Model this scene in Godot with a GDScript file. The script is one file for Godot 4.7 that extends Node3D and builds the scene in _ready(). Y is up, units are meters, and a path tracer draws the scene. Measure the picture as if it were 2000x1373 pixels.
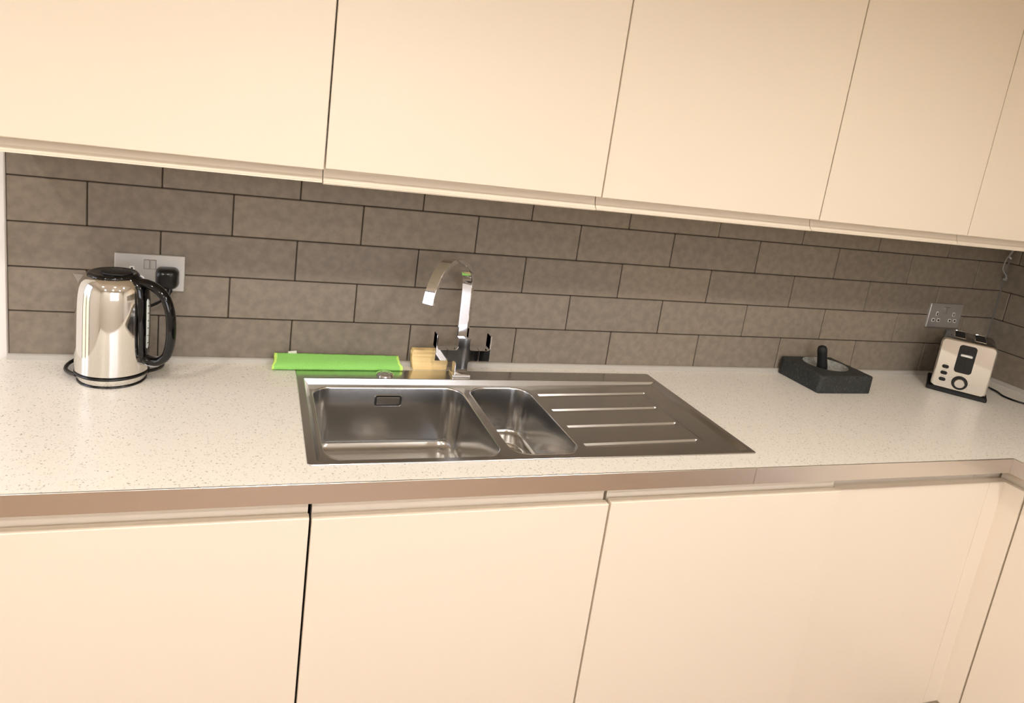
extends Node3D

const Y0 := 0.9            # height of the worktop's surface
const XR := 2.963          # face of the tiles on the right wall
var M := {}
var sg := 0
var rng := RandomNumberGenerator.new()


func _ready() -> void:
	rng.seed = 7
	# ---- camera
	var cam := Camera3D.new()
	cam.name = "camera"
	var b := Basis(Vector3(0.94610812, 0.12745128, 0.2977173), Vector3(-0.0544675, 0.96883092, -0.24166079), Vector3(-0.3192377, 0.21242132, 0.92356076))
	cam.transform = Transform3D(b.orthonormalized(), Vector3(0.48989, Y0 + 0.63515, 1.73519))
	cam.projection = Camera3D.PROJECTION_FRUSTUM
	cam.near = 0.05
	cam.far = 50.0
	cam.size = 0.05 * 1373.0 / 1378.1718
	cam.frustum_offset = Vector2(0.05 * 43.9055 / 1378.1718, -0.05 * 135.0514 / 1378.1718)
	add_child(cam)
	cam.current = true
	# ---- sky and exposure
	var we := WorldEnvironment.new()
	we.name = "world_environment"
	var env := Environment.new()
	var sky := Sky.new()
	var sm := ProceduralSkyMaterial.new()
	sm.sky_top_color = Color(0.84, 0.86, 0.95)
	sm.sky_horizon_color = Color(0.96, 0.965, 0.98)
	sm.ground_bottom_color = Color(0.50, 0.46, 0.40)
	sm.ground_horizon_color = Color(0.78, 0.73, 0.66)
	sm.sky_energy_multiplier = 1.0
	sky.sky_material = sm
	env.background_mode = Environment.BG_SKY
	env.sky = sky
	env.background_energy_multiplier = 10.0
	env.ambient_light_source = Environment.AMBIENT_SOURCE_DISABLED
	env.tonemap_mode = Environment.TONE_MAPPER_LINEAR
	env.tonemap_exposure = 0.88
	env.sdfgi_enabled = true
	env.ssao_enabled = true
	env.ssil_enabled = true
	we.environment = env
	add_child(we)

	materials()
	room()
	ceiling_lights()
	tiles()
	worktop()
	base_units()
	wall_units()
	sink()
	tap()
	sockets()
	kettle()
	toaster()
	mortar()
	sponge()
	cloth()
	loose_cable()


# ======================================================================= helpers
func V(x: float, y: float, z: float) -> Vector3:
	return Vector3(x, y, z)


func add_mesh(called: String, st: SurfaceTool, mat: Material, parent: Node, shift := Vector3.ZERO) -> MeshInstance3D:
	st.generate_normals()
	var mesh := st.commit()
	if shift != Vector3.ZERO:
		var s2 := SurfaceTool.new()
		s2.append_from(mesh, 0, Transform3D(Basis(), shift))
		mesh = s2.commit()
	mesh.surface_set_material(0, mat)
	var o := MeshInstance3D.new()
	o.name = called
	o.mesh = mesh
	o.cast_shadow = GeometryInstance3D.SHADOW_CASTING_SETTING_ON
	parent.add_child(o, true)
	if o.name != called:
		o.name = free_name(parent, called)
	return o


func free_name(parent: Node, called: String) -> String:
	var k := 1
	while parent.has_node(NodePath("%s_%03d" % [called, k])):
		k += 1
	return "%s_%03d" % [called, k]


# a part given in room coordinates (y over the worktop): it is moved into its thing's own axes
func wpart(called: String, st: SurfaceTool, mat: Material, thing: Node3D, label := "") -> MeshInstance3D:
	var o := add_mesh(called, st, mat, thing, V(0, Y0, 0) - thing.position)
	if label:
		o.set_meta("label", label)
	return o


func part(called: String, st: SurfaceTool, mat: Material, thing: Node3D, label := "") -> MeshInstance3D:
	var o := add_mesh(called, st, mat, thing)
	if label:
		o.set_meta("label", label)
	return o


func thing(called: String, label: String, category: String, at: Vector3, turn := 0.0, group := "") -> Node3D:
	var o := Node3D.new()
	o.name = called if not has_node(NodePath(called)) else free_name(self, called)
	add_child(o)
	o.position = at
	o.rotation.y = turn
	o.set_meta("label", label)
	o.set_meta("category", category)
	if group:
		o.set_meta("group", group)
	return o


func struct_mesh(called: String, st: SurfaceTool, mat: Material, label: String, category: String) -> MeshInstance3D:
	var o := add_mesh(called, st, mat, self)
	o.set_meta("kind", "structure")
	o.set_meta("label", label)
	o.set_meta("category", category)
	return o


func mb() -> SurfaceTool:
	var st := SurfaceTool.new()
	st.begin(Mesh.PRIMITIVE_TRIANGLES)
	st.set_smooth_group(-1)
	return st


# corners counter-clockwise as seen from outside
func tri(st: SurfaceTool, a: Vector3, c: Vector3, d: Vector3) -> void:
	st.add_vertex(a); st.add_vertex(d); st.add_vertex(c)


func quad(st: SurfaceTool, a: Vector3, c: Vector3, d: Vector3, e: Vector3) -> void:
	tri(st, a, c, d); tri(st, a, d, e)


# box between two corners, its edges cut by r
func box(st: SurfaceTool, lo: Vector3, hi: Vector3, r := 0.0) -> void:
	st.set_smooth_group(-1)
	if r <= 0.0:
		var p := func(i: int) -> Vector3: return V(hi.x if i & 1 else lo.x, hi.y if i & 2 else lo.y, hi.z if i & 4 else lo.z)
		for f in [[4, 5, 7, 6], [1, 0, 2, 3], [5, 1, 3, 7], [0, 4, 6, 2], [6, 7, 3, 2], [0, 1, 5, 4]]:
			quad(st, p.call(f[0]), p.call(f[1]), p.call(f[2]), p.call(f[3]))
		return
	r = minf(r, 0.49 * minf(hi.x - lo.x, minf(hi.y - lo.y, hi.z - lo.z)))
	# vertex of corner s on the face along axis a
	var q := func(sx: int, sy: int, sz: int, a: int) -> Vector3:
		var v := V(hi.x if sx > 0 else lo.x, hi.y if sy > 0 else lo.y, hi.z if sz > 0 else lo.z)
		if a != 0: v.x -= sx * r
		if a != 1: v.y -= sy * r
		if a != 2: v.z -= sz * r
		return v
	for s in [-1, 1]:
		var fx := [q.call(s, -1, -1, 0), q.call(s, 1, -1, 0), q.call(s, 1, 1, 0), q.call(s, -1, 1, 0)]
		var fy := [q.call(-1, s, -1, 1), q.call(-1, s, 1, 1), q.call(1, s, 1, 1), q.call(1, s, -1, 1)]
		var fz := [q.call(-1, -1, s, 2), q.call(1, -1, s, 2), q.call(1, 1, s, 2), q.call(-1, 1, s, 2)]
		for f in [fx, fy, fz]:
			if s > 0: quad(st, f[0], f[1], f[2], f[3])
			else: quad(st, f[3], f[2], f[1], f[0])
	for s in [-1, 1]:
		for t in [-1, 1]:
			flatquad(st, [q.call(-1, s, t, 1), q.call(1, s, t, 1), q.call(1, s, t, 2), q.call(-1, s, t, 2)], V(0, s, t))
			flatquad(st, [q.call(s, -1, t, 0), q.call(s, 1, t, 0), q.call(s, 1, t, 2), q.call(s, -1, t, 2)], V(s, 0, t))
			flatquad(st, [q.call(s, t, -1, 0), q.call(s, t, 1, 0), q.call(s, t, 1, 1), q.call(s, t, -1, 1)], V(s, t, 0))
			for u in [-1, 1]:
				flattri(st, q.call(s, t, u, 0), q.call(s, t, u, 1), q.call(s, t, u, 2), V(s, t, u))


func flattri(st: SurfaceTool, a: Vector3, c: Vector3, d: Vector3, out: Vector3) -> void:
	if (c - a).cross(d - a).dot(out) > 0: tri(st, a, c, d)
	else: tri(st, a, d, c)


func flatquad(st: SurfaceTool, f: Array, out: Vector3) -> void:
	if (f[1] - f[0]).cross(f[2] - f[0]).dot(out) > 0: quad(st, f[0], f[1], f[2], f[3])
	else: quad(st, f[3], f[2], f[1], f[0])


# rings of equally many points, counter-clockwise as seen from the last ring; «sharp» lists the rings that stay creases
func loft(st: SurfaceTool, rings: Array, cap0 := false, cap1 := false, sharp: Array = [], closed := true, flip := false, flat := false) -> void:
	sg += 1
	for i in rings.size() - 1:
		if i in sharp:
			sg += 1
		st.set_smooth_group(-1 if flat else sg)
		var n: int = rings[i].size()
		for j in (n if closed else n - 1):
			var k := (j + 1) % n
			var a: Vector3 = rings[i][j]
			var c: Vector3 = rings[i][k]
			var d: Vector3 = rings[i + 1][k]
			var e: Vector3 = rings[i + 1][j]
			if flip:
				if a.distance_squared_to(c) > 1e-14: tri(st, a, d, c)
				if d.distance_squared_to(e) > 1e-14: tri(st, a, e, d)
			else:
				if a.distance_squared_to(c) > 1e-14: tri(st, a, c, d)
				if d.distance_squared_to(e) > 1e-14: tri(st, a, d, e)
	for w in 2:
		if (w == 0 and cap0) or (w == 1 and cap1):
			sg += 1
			st.set_smooth_group(sg)
			var r: Array = Array(rings[0] if w == 0 else rings[-1])
			var m := Vector3.ZERO
			for p in r: m += p
			m /= r.size()
			for j in r.size():
				var p: Vector3 = r[j]
				var q: Vector3 = r[(j + 1) % r.size()]
				if (w == 1) != flip: tri(st, m, p, q)
				else: tri(st, m, q, p)
	st.set_smooth_group(-1)


# ring in the plane x-z at height y, counter-clockwise seen from above
func circle(c: Vector3, r: float, n: int) -> Array:
	var a := []
	for i in n:
		var t := -TAU * i / n
		a.append(c + V(cos(t) * r, 0, sin(t) * r))
	return a


# rounded rectangle: points for 4 corners with k+1 points each; in axes u, w about c (counter-clockwise when u x w is the outward axis)
func rrect(c: Vector3, u: Vector3, w: Vector3, hu: float, hw: float, r: float, k := 6) -> Array:
	var a := []
	r = minf(r, minf(hu, hw))
	for q in 4:
		var cx := (hu - r) * (1 if q in [0, 3] else -1)
		var cy := (hw - r) * (1 if q in [0, 1] else -1)
		for i in k + 1:
			var t := PI / 2 * (q + float(i) / k)
			a.append(c + u * (cx + cos(t) * r) + w * (cy + sin(t) * r))
	return a


# the same points gathered into the corners of a plain rectangle
func corners_of(x0: float, x1: float, z0: float, z1: float, y: float, k := 6) -> Array:
	var a := []
	for q in 4:     # axes u = x, w = -z
		var x := x1 if q in [0, 3] else x0
		var z := z0 if q in [0, 1] else z1
		for i in k + 1:
			a.append(V(x, y, z))
	return a


func lathe(st: SurfaceTool, at: Vector3, profile: Array, n := 48, cap0 := false, cap1 := false, sharp: Array = []) -> void:
	var rings := []
	for p in profile:
		rings.append(circle(at + V(0, p[1], 0), p[0], n))
	loft(st, rings, cap0, cap1, sharp)


func smooth_path(pts: Array, per := 8, closed := false) -> Array:
	var out := []
	var n := pts.size()
	for i in (n if closed else n - 1):
		var p0: Vector3 = pts[(i - 1 + n) % n] if closed or i > 0 else pts[0]
		var p1: Vector3 = pts[i]
		var p2: Vector3 = pts[(i + 1) % n]
		var p3: Vector3 = pts[(i + 2) % n] if closed or i + 2 < n else pts[n - 1]
		for k in per:
			out.append(p1.cubic_interpolate(p2, p0, p3, float(k) / per))
	if not closed:
		out.append(pts[n - 1])
	return out


# an oval section (half width rw along «side», half height rh) swept along a path
func sweep(st: SurfaceTool, path: Array, rw: float, rh: float, n := 12, side := Vector3.ZERO, closed := false, square := 0.0) -> void:
	var rings := []
	var m := path.size()
	var s := side
	for i in m:
		var t: Vector3 = path[(i + 1) % m] - path[(i - 1 + m) % m] if closed or (i > 0 and i < m - 1) else (path[1] - path[0] if i == 0 else path[m - 1] - path[m - 2])
		t = t.normalized()
		if s == Vector3.ZERO:
			s = t.cross(Vector3.UP if absf(t.y) < 0.9 else Vector3.RIGHT)
		var w: Vector3 = (s - t * s.dot(t)).normalized()
		if side == Vector3.ZERO:
			s = w
		var u: Vector3 = t.cross(w)
		if square > 0.0:
			rings.append(rrect(path[i], w, u, rw, rh, square, 1))
		else:
			var r := []
			for j in n:
				var a := TAU * j / n
				r.append(path[i] + w * cos(a) * rw + u * sin(a) * rh)
			rings.append(r)
	if closed:
		rings.append(rings[0])
		loft(st, rings)
	elif square > 0.0:
		for j in 8:
			var side_rings := []
			for r in rings:
				side_rings.append([r[j], r[(j + 1) % 8]])
			loft(st, side_rings, false, false, [], false)
		loft(st, [rings[0], rings[0]], true, false)
		loft(st, [rings[-1], rings[-1]], false, true)
	else:
		loft(st, rings, true, true)


# a flat outline in the plane x-y pushed from z0 to z1, its front edge cut by r
func slab(st: SurfaceTool, poly: PackedVector2Array, z0: float, z1: float, r := 0.0) -> void:
	if Geometry2D.is_polygon_clockwise(poly):
		poly = poly.duplicate()
		poly.reverse()
	var front := poly
	if r > 0.0:
		front = PackedVector2Array()
		for i in poly.size():
			var e0 := (poly[i] - poly[(i - 1 + poly.size()) % poly.size()]).normalized()
			var e1 := (poly[(i + 1) % poly.size()] - poly[i]).normalized()
			var n0 := Vector2(-e0.y, e0.x)
			var n1 := Vector2(-e1.y, e1.x)
			var m := (n0 + n1) / maxf(1.0 + n0.dot(n1), 0.3)
			front.append(poly[i] + m * r)
	st.set_smooth_group(-1)
	for w in 2:
		var p := front if w else poly
		var z := z1 if w else z0
		var t := Geometry2D.triangulate_polygon(p)
		for i in range(0, t.size(), 3):
			flattri(st, V(p[t[i]].x, p[t[i]].y, z), V(p[t[i + 1]].x, p[t[i + 1]].y, z), V(p[t[i + 2]].x, p[t[i + 2]].y, z), V(0, 0, 1 if w else -1))
	var r0 := []
	var r1 := []
	var r2 := []
	for i in poly.size():
		r0.append(V(poly[i].x, poly[i].y, z0))
		r1.append(V(poly[i].x, poly[i].y, z1 - r))
		r2.append(V(front[i].x, front[i].y, z1))
	for w in (2 if r > 0.0 else 1):
		for i in poly.size():
			var k := (i + 1) % poly.size()
			if w == 0: quad(st, r0[i], r0[k], r1[k], r1[i])
			else: quad(st, r1[i], r1[k], r2[k], r2[i])


# a rounded plate lying in the plane x-y, from z0 to z1
func plate(st: SurfaceTool, cx: float, cy: float, hx: float, hy: float, r: float, z0: float, z1: float, cut := 0.0, k := 6) -> void:
	var X := Vector3.RIGHT
	var Y := Vector3.UP
	var rings := [rrect(V(cx, cy, z0), X, Y, hx, hy, r, k), rrect(V(cx, cy, z1 - cut), X, Y, hx, hy, r, k)]
	if cut > 0.0:
		rings.append(rrect(V(cx, cy, z1), X, Y, hx - cut, hy - cut, maxf(r - cut, 0.0002), k))
	loft(st, rings, true, true, [1, 2])


# ======================================================================= materials
func mat(color: Color, rough: float, metal := 0.0) -> StandardMaterial3D:
	var m := StandardMaterial3D.new()
	m.albedo_color = color
	m.roughness = rough
	m.metallic = metal
	return m


func noise_tex(freq: float, colors: Array, seed_: int, size := 512, octaves := 4, normal := false, bump := 2.0) -> NoiseTexture2D:
	var n := FastNoiseLite.new()
	n.seed = seed_
	n.frequency = freq
	n.fractal_octaves = octaves
	var t := NoiseTexture2D.new()
	t.width = size
	t.height = size
	t.seamless = true
	t.noise = n
	if normal:
		t.as_normal_map = true
		t.bump_strength = bump
	elif colors:
		var g := Gradient.new()
		g.offsets = PackedFloat32Array()
		g.colors = PackedColorArray()
		var offs := PackedFloat32Array()
		var cols := PackedColorArray()
		for c in colors:
			offs.append(c[0])
			cols.append(c[1])
		g.offsets = offs
		g.colors = cols
		t.color_ramp = g
	return t


func world_tri(m: StandardMaterial3D, scale: Vector3) -> void:
	m.uv1_triplanar = true
	m.uv1_world_triplanar = true
	m.uv1_scale = scale


# small chips of stone scattered over a ground colour; repeats without a seam
func chips(size: int, ground: Array, chip_colors: Array, count: int, rmin: float, rmax: float, seed_: int, grain: float) -> ImageTexture:
	var r := RandomNumberGenerator.new()
	r.seed = seed_
	var im := Image.create(size, size, false, Image.FORMAT_RGB8)
	for y in size:
		for x in size:
			var c: Color = ground[r.randi() % ground.size()]
			var d := r.randf_range(-grain, grain)
			im.set_pixel(x, y, Color(c.r + d, c.g + d, c.b + d))
	for i in count:
		var cx := r.randf() * size
		var cy := r.randf() * size
		var ra := rmin + (rmax - rmin) * pow(r.randf(), 2.2)
		var rb := ra * r.randf_range(0.45, 0.95)
		var an := r.randf() * PI
		var col: Color = chip_colors[r.randi() % chip_colors.size()]
		var w := int(ceil(ra)) + 1
		for dy in range(-w, w + 1):
			for dx in range(-w, w + 1):
				var u := (dx * cos(an) + dy * sin(an)) / ra
				var v := (-dx * sin(an) + dy * cos(an)) / rb
				var q := u * u + v * v
				if q < 1.0:
					var px := posmod(int(cx) + dx, size)
					var py := posmod(int(cy) + dy, size)
					im.set_pixel(px, py, im.get_pixel(px, py).lerp(col, 0.9 if q < 0.6 else 0.55))
	return ImageTexture.create_from_image(im)


func materials() -> void:
	# cream satin lacquer of the unit fronts
	M.cream = mat(Color(0.935, 0.89, 0.815), 0.38)
	M.cream_body = mat(Color(0.90, 0.86, 0.78), 0.5)
	M.carcass = mat(Color(0.13, 0.12, 0.11), 0.7)
	M.dark_gap = mat(Color(0.09, 0.085, 0.08), 0.8)
	M.plaster = mat(Color(0.93, 0.92, 0.90), 0.85)
	M.ceiling = mat(Color(0.95, 0.94, 0.92), 0.9)
	M.frame = mat(Color(0.93, 0.93, 0.92), 0.4)
	M.dark_frame = mat(Color(0.10, 0.10, 0.105), 0.4)
	M.floor = mat(Color(0.72, 0.61, 0.49), 0.45)
	M.floor.albedo_texture = noise_tex(0.012, [[0.2, Color(0.75, 0.7, 0.64)], [0.8, Color(1, 0.97, 0.92)]], 11)
	world_tri(M.floor, V(4, 4, 0.7))
	M.grout = mat(Color(0.20, 0.165, 0.135), 0.9)
	var tn := noise_tex(0.02, [], 21, 512, 5, true, 1.6)
	var tc := noise_tex(0.03, [[0.2, Color(0.90, 0.895, 0.89)], [0.5, Color(0.945, 0.94, 0.935)], [0.8, Color(0.99, 0.985, 0.97)]], 22, 512, 6)
	M.tiles = []
	for c in [Color(0.57, 0.528, 0.472), Color(0.552, 0.512, 0.461), Color(0.582, 0.536, 0.476), Color(0.563, 0.522, 0.47)]:
		var m := mat(c, 0.42)
		m.albedo_texture = tc
		m.normal_enabled = true
		m.normal_texture = tn
		m.normal_scale = 0.35
		m.metallic_specular = 0.4
		world_tri(m, V(2.2, 2.2, 2.2))
		M.tiles.append(m)
	M.silicone = mat(Color(0.72, 0.70, 0.66), 0.45)
	M.sealant = mat(Color(0.34, 0.32, 0.29), 0.5)
	M.trim_metal = mat(Color(0.78, 0.76, 0.74), 0.35, 0.8)
	# worktop: off-white laminate with grey and brown chips
	M.worktop = mat(Color(0.985, 0.975, 0.95), 0.3)
	M.worktop.albedo_texture = chips(1024, [Color(0.97, 0.96, 0.94), Color(0.955, 0.945, 0.925), Color(0.98, 0.97, 0.955)],
		[Color(0.74, 0.72, 0.69), Color(0.83, 0.815, 0.79), Color(0.87, 0.855, 0.83), Color(0.66, 0.64, 0.615), Color(0.89, 0.875, 0.85), Color(0.86, 0.84, 0.815)], 11000, 1.1, 3.3, 5, 0.02)
	world_tri(M.worktop, V(1.55, 1.55, 1.55))
	M.edging = mat(Color(0.91, 0.90, 0.89), 0.3, 1.0)
	# sink steel: brushed, grain along x
	M.steel = mat(Color(0.79, 0.785, 0.775), 0.22, 1.0)
	M.steel.normal_enabled = true
	M.steel.normal_texture = noise_tex(0.05, [], 31, 512, 3, true, 1.0)
	M.steel.normal_scale = 0.12
	world_tri(M.steel, V(1.2, 9, 9))
	M.bowl_steel = mat(Color(0.80, 0.795, 0.785), 0.19, 1.0)
	M.chrome = mat(Color(0.91, 0.91, 0.92), 0.04, 1.0)
	M.polished = mat(Color(0.90, 0.89, 0.87), 0.06, 1.0)
	M.brushed_plate = mat(Color(0.80, 0.79, 0.77), 0.38, 0.75)
	M.toaster_face = mat(Color(0.93, 0.92, 0.90), 0.06, 1.0)
	M.black_gloss = mat(Color(0.018, 0.018, 0.02), 0.08)
	M.black_plastic = mat(Color(0.02, 0.02, 0.02), 0.28)
	M.black_matt = mat(Color(0.03, 0.03, 0.03), 0.5)
	M.cord = mat(Color(0.02, 0.02, 0.02), 0.35)
	M.white_plastic = mat(Color(0.88, 0.87, 0.84), 0.35)
	M.gauge = mat(Color(0.80, 0.82, 0.80), 0.25)
	M.tick = mat(Color(0.25, 0.25, 0.25), 0.5)
	M.clear_lever = mat(Color(0.72, 0.73, 0.74), 0.06, 0.85)
	# granite of the mortar
	M.granite = mat(Color(1, 1, 1), 0.62)
	M.granite.albedo_texture = chips(512, [Color(0.17, 0.18, 0.175), Color(0.20, 0.21, 0.205), Color(0.14, 0.15, 0.15)], [Color(0.10, 0.11, 0.11), Color(0.28, 0.29, 0.28), Color(0.23, 0.24, 0.23)], 1500, 2.0, 9.0, 8, 0.03)
	M.granite.uv1_triplanar = true
	M.granite.uv1_scale = V(6, 6, 6)
	M.ground_granite = mat(Color(1, 1, 1), 0.8)
	M.ground_granite.albedo_texture = chips(512, [Color(0.62, 0.62, 0.59), Color(0.55, 0.55, 0.52), Color(0.68, 0.68, 0.65)], [Color(0.36, 0.36, 0.34), Color(0.74, 0.74, 0.72), Color(0.45, 0.45, 0.43)], 1800, 2.0, 8.0, 9, 0.04)
	M.ground_granite.uv1_triplanar = true
	M.ground_granite.uv1_scale = V(6, 6, 6)
	M.pestle = mat(Color(0.05, 0.05, 0.048), 0.6)
	# sponge
	M.sponge = mat(Color(1.0, 0.88, 0.63), 0.9)
	M.sponge.albedo_texture = noise_tex(0.09, [[0.25, Color(0.965, 0.96, 0.95)], [0.6, Color(1, 1, 1)]], 41, 256, 3)
	M.sponge.normal_enabled = true
	M.sponge.normal_texture = noise_tex(0.12, [], 42, 256, 3, true, 5.0)
	M.sponge.normal_scale = 0.2
	M.sponge.uv1_triplanar = true
	M.sponge.uv1_scale = V(12, 12, 12)
	# microfibre cloth
	M.cloth = mat(Color(0.65, 0.92, 0.49), 0.95)
	M.cloth.albedo_texture = noise_tex(0.13, [[0.2, Color(0.80, 0.84, 0.76)], [0.7, Color(1, 1, 1)]], 51, 256, 3)
	M.cloth.normal_enabled = true
	M.cloth.normal_texture = noise_tex(0.2, [], 52, 256, 2, true, 6.0)
	M.cloth.normal_scale = 0.45
	M.cloth.uv1_triplanar = true
	M.cloth.uv1_scale = V(16, 16, 16)
	M.hem = mat(Color(0.80, 0.95, 0.47), 0.95)
	M.grey_cable = mat(Color(0.62, 0.62, 0.60), 0.45)
	M.glass = mat(Color(0.95, 0.98, 1.0, 0.08), 0.02)
	M.glass.transparency = BaseMaterial3D.TRANSPARENCY_ALPHA
	M.lamp = mat(Color(1, 0.95, 0.85), 0.5)
	M.lamp.emission_enabled = true
	M.lamp.emission = Color(1.0, 0.90, 0.74)
	M.lamp.emission_energy_multiplier = 6.0


# ======================================================================= the room
const LX := -1.7     # left wall, inner face
const RX := 2.971    # right wall, inner face behind its tiles
const FZ := 3.3      # front wall (behind the photographer), inner face
const CY := 2.45     # ceiling

func room() -> void:
	var st := mb()
	box(st, V(LX - 0.12, -0.1, -0.13), V(RX + 0.12, 0.0, FZ + 0.12))
	struct_mesh("floor", st, M.floor, "pale wood coloured kitchen floor under the base units", "floor")
	st = mb()
	box(st, V(LX - 0.12, CY, -0.13), V(RX + 0.12, CY + 0.1, FZ + 0.12))
	struct_mesh("ceiling", st, M.ceiling, "plain white kitchen ceiling with round downlights", "ceiling")
	st = mb()
	box(st, V(LX - 0.12, 0, -0.128), V(RX + 0.12, CY, -0.008))
	struct_mesh("wall_back", st, M.plaster, "white back wall carrying the brown brick-bond tiles", "wall")
	st = mb()
	box(st, V(RX, 0, -0.008), V(RX + 0.12, CY, FZ))
	struct_mesh("wall_right", st, M.plaster, "right-hand wall carrying dark brown tiles beside the toaster", "wall")
	st = mb()
	var wx0 := 0.2
	var wx1 := 1.8
	var wy0 := 1.0
	var wy1 := 2.1
	box(st, V(LX - 0.12, 0, FZ), V(wx0, CY, FZ + 0.12))
	box(st, V(wx1, 0, FZ), V(RX + 0.12, CY, FZ + 0.12))
	box(st, V(wx0, 0, FZ), V(wx1, wy0, FZ + 0.12))
	box(st, V(wx0, wy1, FZ), V(wx1, CY, FZ + 0.12))
	struct_mesh("wall_front", st, M.plaster, "plain wall opposite the sink, with a wide window", "wall")
	st = mb()
	for q in [[wx0, wx0 + 0.06, wy0, wy1], [wx1 - 0.06, wx1, wy0, wy1], [wx0 + 0.06, wx1 - 0.06, wy0, wy0 + 0.06], [wx0 + 0.06, wx1 - 0.06, wy1 - 0.06, wy1], [(wx0 + wx1) / 2 - 0.03, (wx0 + wx1) / 2 + 0.03, wy0 + 0.06, wy1 - 0.06]]:
		box(st, V(q[0], q[2], FZ + 0.03), V(q[1], q[3], FZ + 0.09), 0.004)
	var w2 := struct_mesh("window_2", st, M.frame, "wide white framed window in the wall opposite the sink", "window")
	st = mb()
	box(st, V(wx0 + 0.06, wy0 + 0.06, FZ + 0.057), V(wx1 - 0.06, wy1 - 0.06, FZ + 0.063))
	part("pane", st, M.glass, w2)
	# left wall with a tall glazed opening
	var z0 := 0.03
	var z1 := 1.05
	var top := 2.1
	st = mb()
	box(st, V(LX - 0.12, 0, -0.008), V(LX, CY, z0))
	box(st, V(LX - 0.12, 0, z1), V(LX, CY, FZ))
	box(st, V(LX - 0.12, top, z0), V(LX, CY, z1))
	struct_mesh("wall_left", st, M.plaster, "left wall with a tall glazed opening", "wall")
	st = mb()
	for s in [[z0, z0 + 0.06, 0.0, top], [z1 - 0.06, z1, 0.0, top], [z0 + 0.06, z1 - 0.06, 0.0, 0.09], [z0 + 0.06, z1 - 0.06, top - 0.06, top], [(z0 + z1) / 2 - 0.04, (z0 + z1) / 2 + 0.04, 0.09, top - 0.06]]:
		box(st, V(LX - 0.09, s[2], s[0]), V(LX - 0.03, s[3], s[1]), 0.004)
	var w := struct_mesh("window_1", st, M.dark_frame, "tall dark framed window in the left wall", "window")
	st = mb()
	box(st, V(LX - 0.063, 0.09, z0 + 0.06), V(LX - 0.057, top - 0.06, z1 - 0.06))
	part("pane", st, M.glass, w)


func ceiling_lights() -> void:
	var spots := [[-0.6, 1.5, "leftmost in the near row"], [0.6, 1.5, "over the middle of the floor"], [1.75, 1.55, "on the right of the near row"], [-0.6, 2.7, "in the left corner of the far row"], [0.6, 2.7, "behind the photographer"], [1.75, 2.7, "at the far right"]]
	for s in spots:
		var t := thing("ceiling_light", "round recessed warm downlight in the white ceiling, " + s[2], "light", V(s[0], CY, s[1]), 0.0, "ceiling downlights")
		var st := mb()
		lathe(st, Vector3.ZERO, [[0.045, 0.0], [0.06, 0.0], [0.06, -0.006], [0.045, -0.008], [0.045, 0.0]], 32, false, false, [1, 2, 3])
		part("bezel", st, M.frame, t)
		st = mb()
		lathe(st, Vector3.ZERO, [[0.044, -0.001], [0.044, -0.004]], 32, true, true)
		part("lamp_disc", st, M.lamp, t)
		var l := SpotLight3D.new()
		l.name = "spot_light"
		l.position = V(0, -0.03, 0)
		l.rotation.x = -PI / 2
		l.spot_range = 12.0
		l.spot_attenuation = 2.0
		l.spot_angle = 78.0
		l.spot_angle_attenuation = 0.6
		l.light_color = Color(1.0, 0.97, 0.935)
		l.light_energy = LIGHT
		l.light_size = 0.05
		l.shadow_enabled = true
		t.add_child(l)

const LIGHT := 1.0


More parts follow.
